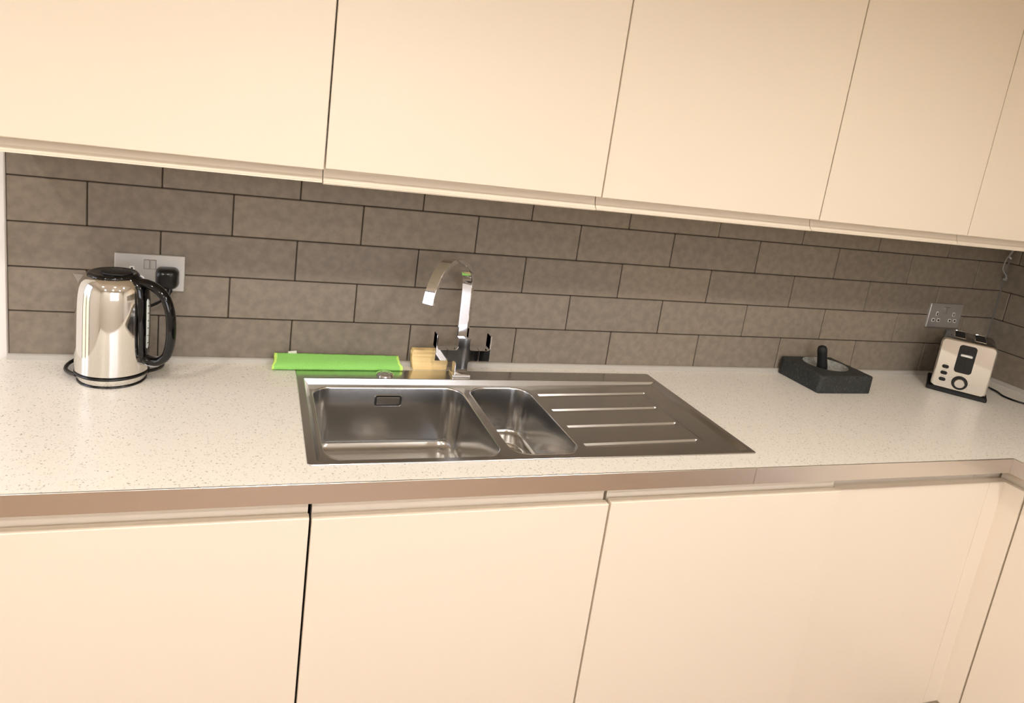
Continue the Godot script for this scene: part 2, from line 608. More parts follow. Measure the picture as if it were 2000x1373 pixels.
# ======================================================================= tiles
func tiles() -> void:
	var wall := get_node("wall_back") as Node3D
	var rows := [-0.004, 0.1105, 0.2110, 0.3110, 0.4098, 0.51]
	var odd := [-0.0135, 0.1390, 0.4410, 0.7417, 1.0386, 1.3320, 1.6280, 1.9256, 2.2260, 2.5310, 2.8300, XR - 0.001]
	var even := [-0.0135, 0.2885, 0.5900, 0.8898, 1.1850, 1.4770, 1.7735, 2.0770, 2.3800, 2.6800, XR - 0.001]
	var g := 0.0012
	for r in 5:
		var xs: Array = odd if r in [1, 3] else even
		for k in xs.size() - 1:
			var st := mb()
			var pr := rng.randf_range(-0.0004, 0.0004)
			box(st, V(xs[k] + (g if k else 0.0), Y0 + rows[r] + g, -0.0075), V(xs[k + 1] - g, Y0 + rows[r + 1] - g, pr), 0.0017)
			add_mesh("wall_tile", st, M.tiles[rng.randi() % 4], wall)
	var gr := mb()
	box(gr, V(-0.0130, Y0 - 0.004, -0.0082), V(XR + 0.004, Y0 + 0.512, -0.0026))
	add_mesh("grout", gr, M.grout, wall)
	gr = mb()
	box(gr, V(-0.0175, Y0 + 0.0, -0.008), V(-0.0137, Y0 + 0.512, 0.0012), 0.0008)
	add_mesh("tile_trim", gr, M.trim_metal, wall)
	# right wall
	wall = get_node("wall_right")
	var zo := [0.001, 0.185, 0.485, 0.785, 1.085, 1.385, 1.685, 1.985, 2.285]
	var ze := [0.001, 0.035, 0.335, 0.635, 0.935, 1.235, 1.535, 1.835, 2.135, 2.285]
	for r in 5:
		var zs: Array = zo if r in [1, 3] else ze
		for k in zs.size() - 1:
			var st := mb()
			box(st, V(XR + rng.randf_range(-0.0004, 0.0004), Y0 + rows[r] + g, zs[k] + g), V(RX - 0.0005, Y0 + rows[r + 1] - g, zs[k + 1] - g), 0.0017)
			add_mesh("wall_tile", st, M.tiles[rng.randi() % 4], wall)
	gr = mb()
	box(gr, V(XR + 0.0026, Y0 - 0.004, 0.001), V(RX + 0.0002, Y0 + 0.512, 2.287))
	add_mesh("grout", gr, M.grout, wall)
	gr = mb()
	quad(gr, V(XR - 0.004, Y0 + 0.012, 0.0), V(XR, Y0 + 0.012, 0.004), V(XR, Y0 + 0.5, 0.004), V(XR - 0.004, Y0 + 0.5, 0.0))
	tri(gr, V(XR - 0.004, Y0 + 0.5, 0), V(XR, Y0 + 0.5, 0.004), V(XR, Y0 + 0.5, 0))
	struct_mesh("trim_1", gr, M.sealant, "grey sealant bead in the corner between the tiled walls", "trim")


# ======================================================================= worktop
const WX0 := -0.024
const WXC := 2.316
const WZ := 0.600

func worktop() -> void:
	var t := thing("worktop", "speckled off-white worktop with brushed steel front edge, turning the corner", "worktop", V(1.2, Y0 - 0.038, 0.3))
	var st := mb()
	var y0 := -0.038
	for r in [[WX0, 0.612, 0.0005, WZ], [0.612, 1.581, 0.0005, 0.056], [0.612, 1.581, 0.531, WZ], [1.581, XR - 0.0005, 0.0005, WZ], [WXC + 0.004, XR - 0.0005, WZ, 2.28]]:
		box(st, V(r[0], y0, r[2]), V(r[1], 0.0, r[3]))
	wpart("slab", st, M.worktop, t)
	for r in [[WX0, 1.5375], [1.5385, WXC + 0.004]]:
		st = mb()
		box(st, V(r[0], y0, WZ), V(r[1], 0.0004, WZ + 0.004), 0.0006)
		wpart("edge_strip", st, M.edging, t, "brushed steel edge strip")
	st = mb()
	box(st, V(WXC, y0, WZ + 0.004), V(WXC + 0.004, 0.0004, 2.28), 0.0006)
	wpart("edge_strip", st, M.edging, t, "brushed steel edge strip")
	for w in 2:
		st = mb()
		sg += 1
		var prof := [[0.0003, 0.0], [0.0003, 0.0115], [0.004, 0.0115], [0.0075, 0.009], [0.010, 0.003], [0.0115, 0.0]]
		var rings := [[], []]
		for p in prof:
			if w == 0:
				rings[0].append(V(-0.015, p[1], p[0]))
				rings[1].append(V(XR - p[0], p[1], p[0]))
			else:
				rings[0].append(V(XR - p[0], p[1], p[0]))
				rings[1].append(V(XR - p[0], p[1], 2.28))
		for j in prof.size() - 1:
			flatquad(st, [rings[0][j], rings[1][j], rings[1][j + 1], rings[0][j + 1]], V(0, 1, 1) if w == 0 else V(-1, 1, 0))
		wpart("upstand", st, M.silicone, t, "low pale sealing strip along the tiles")


# ======================================================================= units
func base_units() -> void:
	var zf := 0.587
	var edges := [0.0125, 0.6120, 1.2080, 1.8110]
	var labels := ["cream handleless base unit, leftmost, below the kettle", "cream handleless base unit below the sink's large bowl", "cream handleless base unit below the sink's ribbed drainer"]
	for k in 3:
		var x0: float = edges[k]
		var x1: float = edges[k + 1]
		var t := thing("base_cabinet", labels[k], "cabinet", V((x0 + x1) / 2, 0.0, 0.29), 0.0, "base units in a row")
		var st := mb()
		# open-topped body, so that the sink bowls hang free
		var e := 0.0015
		box(st, V(x0 + e, -0.75, 0.02), V(x0 + 0.018, -0.0395, 0.545))
		box(st, V(x1 - 0.018, -0.75, 0.02), V(x1 - e, -0.0395, 0.545))
		box(st, V(x0 + 0.018, -0.75, 0.02), V(x1 - 0.018, -0.732, 0.545))
		box(st, V(x0 + 0.018, -0.732, 0.02), V(x1 - 0.018, -0.0395, 0.03))
		wpart("body", st, M.carcass, t)
		st = mb()
		base_channel(st, x0 + 0.0035, x1 - 0.0035, 0.565)
		wpart("handle_channel", st, M.cream, t)
		st = mb()
		var dy: float = [0.0, -0.0022, 0.0015][k]
		var dz: float = [0.0, 0.0, 0.001][k]
		box(st, V(x0 + 0.0022, -0.747, zf - 0.019 + dz), V(x1 - 0.0022, -0.0765 + dy, zf + dz), 0.0012)
		wpart("door", st, M.cream, t)
		st = mb()
		box(st, V(x0 + 0.001, -0.9, 0.48), V(x1 - 0.001, -0.752, 0.498))
		wpart("plinth", st, M.cream_body, t)
		if k == 0:
			st = mb()
			box(st, V(-0.006, -0.9, 0.003), V(0.0125, -0.0395, 0.586), 0.001)
			wpart("end_panel", st, M.cream, t)
	# blind corner
	var c := thing("corner_cabinet", "cream corner base unit with a plain fixed panel below the toaster", "cabinet", V(2.08, 0.0, 0.29))
	var st := mb()
	box(st, V(1.8125, -0.75, 0.02), V(1.83, -0.0395, 0.53))
	box(st, V(1.83, -0.75, 0.02), V(2.30, -0.732, 0.53))
	box(st, V(1.83, -0.732, 0.02), V(2.90, -0.0395, 0.03))
	wpart("body", st, M.carcass, c)
	st = mb()
	base_channel(st, 1.8125, 2.286, 0.545)
	wpart("handle_channel", st, M.cream, c)
	st = mb()
	base_channel(st, 2.2868, 2.3915, 0.545)
	wpart("handle_channel", st, M.cream, c)
	st = mb()
	box(st, V(1.8125, -0.747, 0.555), V(2.2998, -0.0795, 0.5765), 0.0012)
	wpart("panel", st, M.cream, c)
	st = mb()
	box(st, V(2.3008, -0.747, 0.555), V(2.353, -0.0795, 0.5765), 0.0008)
	box(st, V(2.353, -0.747, 0.555), V(2.373, -0.0795, 0.6285), 0.0008)
	wpart("corner_post", st, M.cream, c)
	st = mb()
	box(st, V(1.812, -0.9, 0.48), V(2.46, -0.752, 0.498))
	box(st, V(2.442, -0.9, 0.498), V(2.46, -0.752, 0.63))
	wpart("plinth", st, M.cream_body, c)
	# the run along the right wall
	var t2 := thing("base_cabinet", "cream base unit round the corner, facing the row of base units", "cabinet", V(2.66, 0.0, 0.93))
	st = mb()
	box(st, V(2.39, -0.75, 0.633), V(2.94, -0.0395, 1.23))
	wpart("body", st, M.carcass, t2)
	st = mb()
	box(st, V(2.353, -0.747, 0.6332), V(2.373, -0.0795, 1.23), 0.0012)
	wpart("door", st, M.cream, t2)
	st = mb()
	box(st, V(2.376, -0.1, 0.5500), V(2.3895, -0.0395, 1.23))
	wpart("handle_channel", st, M.cream, t2)
	st = mb()
	box(st, V(2.442, -0.9, 0.633), V(2.46, -0.752, 1.23))
	wpart("plinth", st, M.cream_body, t2)


# hollow grip strip behind the top edge of a door
func base_channel(st: SurfaceTool, x0: float, x1: float, z: float) -> void:
	var prof := [[z - 0.02, -0.0395], [z, -0.0395], [z - 0.001, -0.052], [z - 0.004, -0.068], [z - 0.003, -0.082], [z + 0.003, -0.092], [z + 0.003, -0.1], [z - 0.02, -0.1]]
	strip(st, prof, x0, x1, 1)


# a profile in z-y pushed along x; the points run from the back over the front downwards
func strip(st: SurfaceTool, prof: Array, x0: float, x1: float, smooth_from: int) -> void:
	var a := []
	var b := []
	for p in prof:
		a.append(V(x0, p[1], p[0]))
		b.append(V(x1, p[1], p[0]))
	loft(st, [a, b], false, false, [], true, false, true)
	var outline := PackedVector2Array()
	for p in prof:
		outline.append(Vector2(p[0], p[1]))
	var t := Geometry2D.triangulate_polygon(outline)
	for i in range(0, t.size(), 3):
		flattri(st, a[t[i]], a[t[i + 1]], a[t[i + 2]], Vector3.LEFT)
		flattri(st, b[t[i]], b[t[i + 1]], b[t[i + 2]], Vector3.RIGHT)


func wall_units() -> void:
	var zf := 0.329
	var edges := [0.0122, 0.6117, 1.2098, 1.8107, 2.3134, 2.9615]
	# units along the right wall, past the corner
	for k in 2:
		var z0 := 0.3345 + 0.6 * k
		var t := thing("wall_cabinet", ["cream wall unit on the right wall, next to the corner", "cream wall unit on the right wall, second from the corner"][k], "cabinet", V(2.8, Y0 + 0.487, z0 + 0.3), 0.0, "wall units on the right wall")
		var st := mb()
		box(st, V(2.668, 0.489, z0), V(XR - 0.0015, 1.26, z0 + 0.598))
		wpart("body", st, M.cream_body, t)
		st = mb()
		box(st, V(2.634, 0.5165, z0), V(2.653, 1.258, z0 + 0.597), 0.0012)
		wpart("door", st, M.cream, t)
		st = mb()
		box(st, V(2.654, 0.487, z0), V(2.667, 0.6, z0 + 0.597), 0.003)
		wpart("grip_strip", st, M.cream, t)
	var labels := ["cream handleless wall unit above the kettle, leftmost of the row", "cream handleless wall unit above the tap", "cream handleless wall unit between those above tap and mortar", "narrower cream wall unit above the stone mortar", "cream wall unit in the right corner above the toaster"]
	for k in 5:
		var x0: float = edges[k]
		var x1: float = edges[k + 1]
		var t := thing("wall_cabinet", labels[k], "cabinet", V((x0 + x1) / 2, Y0 + 0.487, 0.16), 0.0, "wall units in a row")
		var st := mb()
		box(st, V(x0 + 0.0008, 0.489, 0.0012), V(x1 - 0.0008, 1.26, 0.288))
		wpart("body", st, M.cream_body, t)
		st = mb()
		var g := 0.0011
		var d: float = [-0.0012, 0.0012, 0.0006, 0.0, 0.0][k]
		var prof := [[0.2885, 0.60], [0.303, 0.60], [0.303, 0.530], [0.2985, 0.522], [0.298, 0.512], [0.301, 0.500], [0.3065, 0.4915], [0.3095, 0.4905], [0.3105, 0.4885], [0.3085, 0.4868 - d], [0.2885, 0.4868 - d]]
		strip(st, prof, x0 + g, x1 - g, 1)
		wpart("grip_strip", st, M.cream, t)
		st = mb()
		var gap: float = 0.0016
		box(st, V(x0 + gap, 0.5165 + d, 0.310), V(x1 - gap, 1.258, zf), 0.0012)
		wpart("door", st, M.cream, t)


# ======================================================================= sink
func sink() -> void:
	var t := thing("kitchen_sink", "stainless steel sink with large bowl, half bowl and ribbed drainer", "sink", V(1.097, Y0, 0.293))
	var K := 6
	var U := Vector3.RIGHT
	var W := V(0, 0, -1)
	# deck: the flat frame all round, its outer edge turned down
	var ox := (0.6035 + 1.589) / 2
	var oz := (0.047 + 0.5395) / 2
	var ohx := (1.589 - 0.6035) / 2
	var ohz := (0.5395 - 0.047) / 2
	var rx := (0.6205 + 1.5755) / 2
	var rz := (0.1095 + 0.5235) / 2
	var rhx := (1.5755 - 0.6205) / 2
	var rhz := (0.5235 - 0.1095) / 2
	var st := mb()
	loft(st, [rrect(V(ox, 0.0003, oz), U, W, ohx, ohz, 0.008, K), rrect(V(ox, 0.0015, oz), U, W, ohx, ohz, 0.008, K), rrect(V(ox, 0.0024, oz), U, W, ohx - 0.0012, ohz - 0.0012, 0.007, K), rrect(V(rx, 0.0024, rz), U, W, rhx + 0.0015, rhz + 0.0015, 0.009, K)], false, false, [2])
	wpart("deck", st, M.steel, t)
	# pressed step from the deck down to the inner field
	var iy := func(x: float) -> float: return lerpf(-0.0115, -0.0045, clampf((x - 1.2) / (1.5635 - 1.2), 0, 1))
	var ix0 := 0.6315
	var ix1 := 1.5635
	var iz0 := 0.1142
	var zb := func(x: float) -> float: return lerpf(iz0, 0.1125, clampf((x - 1.2) / (1.5635 - 1.2), 0, 1))
	var iz1 := 0.5125
	st = mb()
	# points along the long sides, so that the step can follow the drainer's fall
	var seq := func(y: bool, x0: float, x1: float, z0: float, z1: float) -> Array:
		var a := []
		var xs := [x1, 1.2, 1.186, x0]
		for x in xs: a.append(V(x, iy.call(x) if y else 0.0016, (zb.call(x) if x > 1.18 else z0) if y else z0))
		xs.reverse()
		for x in xs: a.append(V(x, iy.call(x) if y else 0.0016, z1))
		return a
	var oring: Array = seq.call(false, 1.5755, 0.6205, 0.1095, 0.5235)
	var iring: Array = seq.call(true, ix1, ix0, iz0, iz1)
	var outer := []
	for v in oring:
		outer.append(V(v.x + (0.0015 if v.x > 1.5 else (-0.0015 if v.x < 0.7 else 0.0)), 0.0024, v.z + (0.0015 if v.z > 0.3 else -0.0015)))
	loft(st, [outer, oring, iring], false, false, [], true, false, true)
	wpart("step", st, M.steel, t)
	# inner field round the two bowls
	var fy := -0.0115
	var cells := [[ix0, 1.0105, 0.6390, 0.9997, 0.1325, 0.4978, 0.045, -0.168, 0.026], [1.0105, 1.186, 1.0217, 1.1810, 0.1302, 0.4925, 0.045, -0.132, 0.013]]
	st = mb()
	for c in cells:
		var cc := V((c[2] + c[3]) / 2, fy, (c[4] + c[5]) / 2)
		loft(st, [corners_of(c[0], c[1], iz0, iz1, fy, K + 4), rrect(cc, U, W, (c[3] - c[2]) / 2 + 0.004, (c[5] - c[4]) / 2 + 0.004, c[6] + 0.004, K + 4)])
	wpart("bowl_surround", st, M.steel, t)
	for c in cells:
		st = mb()
		var hx: float = (c[3] - c[2]) / 2
		var hz: float = (c[5] - c[4]) / 2
		var cx: float = (c[2] + c[3]) / 2
		var cz: float = (c[4] + c[5]) / 2
		var D: float = c[7]
		var rr: float = c[6]
		var rings := []
		# raised bead round the rim, wall with a little taper, hollow turn to the floor
		for p in [[0.004, fy, 0.004], [0.0025, fy + 0.0012, 0.0025], [0.0008, fy + 0.0004, 0.0008], [0.0, fy - 0.003, 0.0], [-0.002, fy - 0.05, -0.001], [-0.006, D + c[8], -0.004]]:
			rings.append(rrect(V(cx, p[1], cz), U, W, hx + p[0], hz + p[0], rr + p[2], K + 4))
		for a in 7:
			var q := (a + 1) * PI / 14
			rings.append(rrect(V(cx, D + c[8] * (1 - sin(q)), cz), U, W, hx - 0.006 - c[8] * (1 - cos(q)), hz - 0.006 - c[8] * (1 - cos(q)), maxf(rr - 0.004 - c[8] * 0.8 * (1 - cos(q)), 0.012), K + 4))
		# floor falls gently to the waste
		var wc := V(cx, D - 0.003, 0.240 if c[7] > -0.15 else cz)
		var wr := 0.056
		var last: Array = rings[-1]
		var wring := []
		for v in last:
			var d: Vector3 = (v - wc)
			d.y = 0
			wring.append(wc + d.normalized() * wr)
		rings.append(wring)
		loft(st, rings, false, false, [], true)
		var bowl := wpart("bowl", st, M.bowl_steel, t)
		# waste: rim, dish and dark outlet
		st = mb()
		lathe(st, wc, [[0.057, 0.0004], [0.053, 0.0030], [0.047, 0.0010], [0.041, -0.012], [0.033, -0.030], [0.030, -0.042]], 40)
		var o := add_mesh("waste", st, M.chrome, bowl, V(0, Y0, 0) - t.position)
		st = mb()
		lathe(st, wc, [[0.033, -0.0440], [0.033, -0.0380]], 24, true, true)
		add_mesh("outlet", st, M.dark_gap, bowl, V(0, Y0, 0) - t.position)
	# overflow in the back wall of the large bowl
	st = mb()
	var oz0 := 0.1340
	plate(st, 0.8224, -0.0452, 0.0315, 0.0125, 0.005, oz0 - 0.004, oz0 + 0.0006, 0.0, 5)
	var ov := wpart("overflow", st, M.dark_gap, t, "dark slot of the overflow")
	st = mb()
	plate(st, 0.8224, -0.0452, 0.0285, 0.0095, 0.0035, oz0 - 0.002, oz0 + 0.0022, 0.0006, 5)
	add_mesh("cover", st, M.steel, ov, V(0, Y0, 0) - t.position)
	st = mb()
	var ro := rrect(V(0.8224, -0.0452, oz0 - 0.001), U, Vector3.UP, 0.0345, 0.0155, 0.007, 5)
	var rm := rrect(V(0.8224, -0.0452, oz0 + 0.0016), U, Vector3.UP, 0.033, 0.014, 0.006, 5)
	var rn := rrect(V(0.8224, -0.0452, oz0 - 0.001), U, Vector3.UP, 0.0312, 0.0122, 0.005, 5)
	loft(st, [ro, rm, rn], false, false, [1])
	add_mesh("lip", st, M.steel, ov, V(0, Y0, 0) - t.position)
	# drainer: sloping field with pressed grooves
	st = mb()
	var zs := [0.0, 0.148, 0.164, 0.1695, 0.1725, 0.187, 0.1950]
	for k in 3:
		var a: float = [0.2640, 0.3570, 0.4490][k]
		zs.append_array([a - 0.006, a, a + 0.003, a + 0.012, a + 0.021])
	zs.append_array([0.4815, 0.500, iz1])
	var xs := [1.186, 1.1995, 1.2025, 1.206, 1.22, 1.30, 1.40, 1.47, 1.4865, 1.4905, 1.4975, 1.508, 1.5115, 1.5150, 1.530, ix1]
	var deep := func(x: float, z: float) -> float:
		var d := 0.0
		for k in 3:
			var a: float = [0.2640, 0.3570, 0.4490][k]
			if x > 1.199 and x < 1.4906:
				var f := 0.0
				if z >= a + 0.0029 and z <= a + 0.0125: f = 1.0
				if x <= 1.1996 or x >= 1.4900: f *= 0.0
				d = maxf(d, f * 0.0042)
		# L-shaped groove along the back and the right
		if z > 0.1715 and z < 0.1875 and x > 1.1996 and x < 1.5115: d = maxf(d, 0.0042)
		if x > 1.4974 and x < 1.5081 and z > 0.1715 and z < 0.461: d = maxf(d, 0.0042)
		return d
	st.set_smooth_group(-1)
	for i in xs.size() - 1:
		for j in zs.size() - 1:
			var P := []
			for o in [[0, 0], [0, 1], [1, 1], [1, 0]]:
				var x: float = xs[i + o[0]]
				var z: float = zs[j + o[1]] if j + o[1] > 0 else zb.call(x)
				P.append(V(x, iy.call(x) - deep.call(x, z), z))
			flatquad(st, P, Vector3.UP)
	wpart("drainer", st, M.steel, t, "drainer with pressed grooves")
	# waste control on the deck
	st = mb()
	lathe(st, V(0.8187, 0.0024, 0.080), [[0.0222, 0.0], [0.0222, 0.0022], [0.0205, 0.0042], [0.0165, 0.0056], [0.0125, 0.0058], [0.0118, 0.0048], [0.0100, 0.0048], [0.0088, 0.0064], [0.003, 0.0070], [0.0005, 0.0070]], 40, false, true, [1, 4, 6])
	wpart("waste_knob", st, M.chrome, t, "round chrome knob working the waste")


# ======================================================================= tap
func tap() -> void:
	var t := thing("kitchen_tap", "square chrome mixer tap with tall arched spout and two upright levers", "tap", V(1.0130, Y0 + 0.0024, 0.0745))
	var st := mb()
	box(st, V(-0.0215, 0.0, -0.022), V(0.0265, 0.0065, 0.0185), 0.0012)
	part("base_plate", st, M.chrome, t)
	st = mb()
	var poly := PackedVector2Array()
	var c := 0.0155
	var f := 0.0085
	# outline of the cross-shaped body, round in the inner corners
	poly.append(V2(-0.0165, 0.006))
	poly.append(V2(0.0165, 0.006))
	poly.append_array(fillet(V2(0.0155, 0.043), V2(-0.0165, 0.043), 1, -1, f))
	poly.append(V2(0.0415, 0.0430))
	poly.append(V2(0.0415, 0.0725))
	poly.append_array(fillet(V2(c, 0.0725), V2(c, 0.0725), 2, 1, f))
	poly.append(V2(c, 0.1040))
	poly.append(V2(-c, 0.1040))
	poly.append_array(fillet(V2(-c, 0.0725), V2(-c, 0.0725), 3, 1, f))
	poly.append(V2(-0.0415, 0.0725))
	poly.append(V2(-0.0415, 0.0430))
	poly.append_array(fillet(V2(-0.0165, 0.043), V2(-0.0165, 0.043), 4, 1, f))
	slab(st, poly, -0.0155, 0.0155, 0.0009)
	part("body", st, M.chrome, t)
	for s in [-1, 1]:
		st = mb()
		var pts := PackedVector2Array([V2(s * 0.0428, 0.0430), V2(s * 0.0730, 0.0430), V2(s * 0.0730, 0.1115), V2(s * 0.0690, 0.1115), V2(s * 0.0690, 0.0765), V2(s * 0.0650, 0.0725), V2(s * 0.0428, 0.0725)])
		slab(st, pts, -0.0155, 0.0155, 0.0008)
		var h := part("handle", st, M.chrome, t)
		# blade of the lever, rising to the back
		st = mb()
		var a := minf(s * 0.0690, s * 0.0730)
		var bq := maxf(s * 0.0690, s * 0.0730)
		var side := [V(0, 0.074, -0.0152), V(0, 0.074, 0.0148), V(0, 0.1113, 0.0148), V(0, 0.1120, -0.0120), V(0, 0.1095, -0.0190), V(0, 0.0950, -0.0190)]
		var ra := []
		var rb := []
		for v in side:
			ra.append(V(a, v.y, v.z))
			rb.append(V(bq, v.y, v.z))
		ra.reverse()
		rb.reverse()
		loft(st, [ra, rb], true, true)
		part("lever", st, M.chrome, h)
	# spout: a flat bar bent to an arch, swung to the front left
	st = mb()
	var sp := [[0, 0.100], [0.0, 0.13], [0.001, 0.17], [0.002, 0.205], [0.0035, 0.232], [0.009, 0.259], [0.0225, 0.2835], [0.045, 0.3015], [0.074, 0.3125], [0.103, 0.3140], [0.129, 0.3075], [0.152, 0.2935], [0.1685, 0.2735], [0.180, 0.2505], [0.1875, 0.2215]]
	var d := V(-sin(PI / 4), 0, cos(PI / 4))
	var path := []
	for p in sp:
		path.append(V(-0.003, 0, 0.002) + d * p[0] + V(0, p[1], 0))
	sweep(st, smooth_path(path, 5), 0.0140, 0.0058, 12, V(cos(PI / 4), 0, sin(PI / 4)), false, 0.0012)
	part("spout", st, M.chrome, t, "tall arched flat-bar spout")


func V2(x: float, y: float) -> Vector2:
	return Vector2(x, y)


# points of a hollow quarter round at corner p; which: 1 lower right, 2 upper right, 3 upper left, 4 lower left, in the order of the outline
func fillet(p: Vector2, _q: Vector2, which: int, _s: int, r: float) -> PackedVector2Array:
	var out := PackedVector2Array()
	var sx := 1.0 if which in [1, 2] else -1.0
	var sy := -1.0 if which in [1, 4] else 1.0
	var c := p + Vector2(sx * r, sy * r)
	for i in 6:
		var k := float(i) / 5
		var t := k if which in [1, 3] else 1.0 - k
		# t = 0: on the upright side, t = 1: on the level side
		var a := t * PI / 2
		out.append(c + Vector2(-sx * cos(a) * r, -sy * sin(a) * r))
	return out


# ======================================================================= sockets
func sockets() -> void:
	var spec := [[0.2690, 0.2150, "double wall socket with steel plate and a black plug, behind the kettle"], [2.7280, 0.2125, "double wall socket with both outlets free, behind the toaster"]]
	for s in spec:
		var t := thing("wall_socket", s[2], "socket", V(s[0], Y0 + s[1], 0.0012), 0.0, "double wall sockets")
		var st := mb()
		plate(st, 0, 0, 0.0733, 0.0420, 0.0025, -0.0008, 0.0065, 0.0012, 4)
		part("face_plate", st, M.brushed_plate, t)
		for k in [-1, 1]:
			st = mb()
			plate(st, k * 0.0068, 0.0190, 0.0060, 0.0112, 0.0006, 0.006, 0.0066, 0.0, 2)
			var gapm := part("rocker_surround", st, M.dark_gap, t)
			st = mb()
			var rg := [rrect(V(k * 0.0068, 0.0190, 0.006), Vector3.RIGHT, Vector3.UP, 0.0052, 0.0104, 0.0005, 2), [], []]
			for v in rg[0]:
				rg[1].append(V(v.x, v.y, 0.0075 + (0.0018 if (v.y > 0.02) else 0.0)))
			rg.pop_back()
			loft(st, rg, true, true, [1])
			part("rocker", st, M.brushed_plate, t)
			# pin holes with pale shutters
			for h in [[0.0, 0.0055, 0.0036, 0.0056], [-0.0115, -0.0160, 0.0052, 0.0040], [0.0115, -0.0160, 0.0052, 0.0040]]:
				st = mb()
				var hx: float = k * 0.0375 + h[0]
				plate(st, hx, h[1], h[2] + 0.0016, h[3] + 0.0016, 0.002, 0.006, 0.0070, 0.0003, 3)
				var q := part("pin_hole", st, M.white_plastic, t)
				st = mb()
				plate(st, hx, h[1], h[2] - 0.0012, h[3] - 0.0010, 0.0008, 0.0066, 0.0072, 0.0, 2)
				part("slot", st, M.dark_gap, q)


# ======================================================================= kettle
func kettle() -> void:
	var at := V(0.213, Y0, 0.113)
	var turn := -deg_to_rad(24.0)
	# ---- power base with its cord and plug
	var kb := thing("kettle_dock", "round kettle power stand with black rim, chrome band, coiled cord and plug", "power stand", at + V(0, 0.0004, 0))
	var st := mb()
	lathe(st, Vector3.ZERO, [[0.0, 0.0], [0.0675, 0.0], [0.0685, 0.0015], [0.0675, 0.0032], [0.0, 0.0032]], 64, false, false, [1, 2, 3])
	part("foot_ring", st, M.black_plastic, kb)
	st = mb()
	lathe(st, Vector3.ZERO, [[0.0662, 0.0030], [0.0668, 0.0036], [0.0690, 0.0165], [0.0690, 0.0175]], 64, true, true, [])
	part("band", st, M.polished, kb, "polished chrome band")
	st = mb()
	lathe(st, Vector3.ZERO, [[0.060, 0.0172], [0.0705, 0.0172], [0.0735, 0.0185], [0.0742, 0.0206], [0.0733, 0.0230], [0.0700, 0.0242], [0.060, 0.0242]], 64, true, true, [])
	part("rim", st, M.black_plastic, kb)
	st = mb()
	# cord: leaves the base at the front left, runs round behind the kettle, back to the lever and up to the plug
	var loop := []
	for p in [[0.149, 0.0165, 0.1420], [0.1310, 0.0125, 0.1180], [0.1180, 0.0090, 0.0900], [0.1150, 0.0085, 0.0640], [0.1200, 0.0095, 0.0420], [0.1360, 0.0140, 0.0230], [0.1700, 0.0160, 0.0160], [0.2150, 0.0160, 0.0150], [0.2600, 0.0160, 0.0180], [0.2900, 0.0150, 0.0340], [0.3060, 0.0145, 0.0570], [0.3070, 0.0145, 0.0790], [0.2970, 0.0160, 0.1020], [0.2840, 0.0195, 0.1230]]:
		loop.append(V(p[0], p[1], p[2]) - V(at.x, 0, at.z))
	sweep(st, smooth_path(loop, 6), 0.0042, 0.0042, 10)
	part("cord", st, M.cord, kb)
	st = mb()
	var up := []
	for p in [[0.3140, 0.1790, 0.0260], [0.3100, 0.1660, 0.0260], [0.2900, 0.1480, 0.0200], [0.2600, 0.1280, 0.0150], [0.2350, 0.0900, 0.0120], [0.2200, 0.0500, 0.0125], [0.2150, 0.0180, 0.0150]]:
		up.append(V(p[0], p[1], p[2]) - V(at.x, 0, at.z))
	sweep(st, smooth_path(up, 6), 0.0034, 0.0034, 10)
	part("cord", st, M.cord, kb)
	st = mb()
	var pc := V(0.3065, 0.2060, 0.0) - V(at.x, 0, at.z)
	var z0 := 0.0083 - at.z
	var U := Vector3.RIGHT
	var W := Vector3.UP
	var rings := []
	for p in [[0.0240, 0.0240, 0.0], [0.0250, 0.0250, 0.004], [0.0245, 0.0245, 0.012], [0.0215, 0.0225, 0.024], [0.0190, 0.0200, 0.030], [0.0130, 0.0140, 0.0335]]:
		rings.append(rrect(V(pc.x, pc.y, z0 + p[2]), U, W, p[0], p[1], 0.013, 5))
	loft(st, rings, true, true, [1])
	var pl := part("plug", st, M.black_plastic, kb, "black three-pin plug in the wall socket")
	st = mb()
	sweep(st, [V(0.3120 - at.x, 0.187, 0.024 - at.z), V(0.3135 - at.x, 0.1740, 0.026 - at.z)], 0.0065, 0.0065, 10)
	part("cord_grip", st, M.black_plastic, pl)

	# ---- kettle
	var k := thing("kettle", "polished steel jug kettle with black lid and handle", "kettle", at + V(0, 0.0252, 0), turn)
	var dy := -0.0244
	st = mb()
	lathe(st, V(0, dy, 0), [[0.0, 0.0246], [0.0722, 0.0246], [0.0732, 0.0262], [0.0728, 0.045], [0.0722, 0.08], [0.0718, 0.12], [0.0714, 0.150], [0.0706, 0.175], [0.0692, 0.192], [0.0668, 0.207], [0.0630, 0.218], [0.0580, 0.2260], [0.0520, 0.2300], [0.0498, 0.2308], [0.0, 0.2308]], 96, false, false, [1, 2, 13])
	part("body", st, M.polished, k, "mirror-polished steel body")
	st = mb()
	lathe(st, V(0, dy, 0), [[0.0500, 0.2290], [0.0508, 0.2310], [0.0506, 0.2335], [0.0485, 0.2362], [0.0455, 0.2376], [0.0425, 0.2374], [0.0400, 0.2366], [0.030, 0.2372], [0.015, 0.2378], [0.0003, 0.2380]], 64, true, true, [])
	var lid := part("lid", st, M.black_gloss, k)
	st = mb()
	var disc := []
	for q in [[0.0330, 0.2374], [0.0325, 0.2392], [0.0300, 0.2400], [0.0001, 0.2402]]:
		var r := circle(V(0.006, dy + q[1], 0.0), q[0], 48)
		for i in r.size(): r[i].z *= 0.86
		disc.append(r)
	loft(st, disc, false, true)
	part("lid_panel", st, M.black_matt, lid)
	# spout beak
	st = mb()
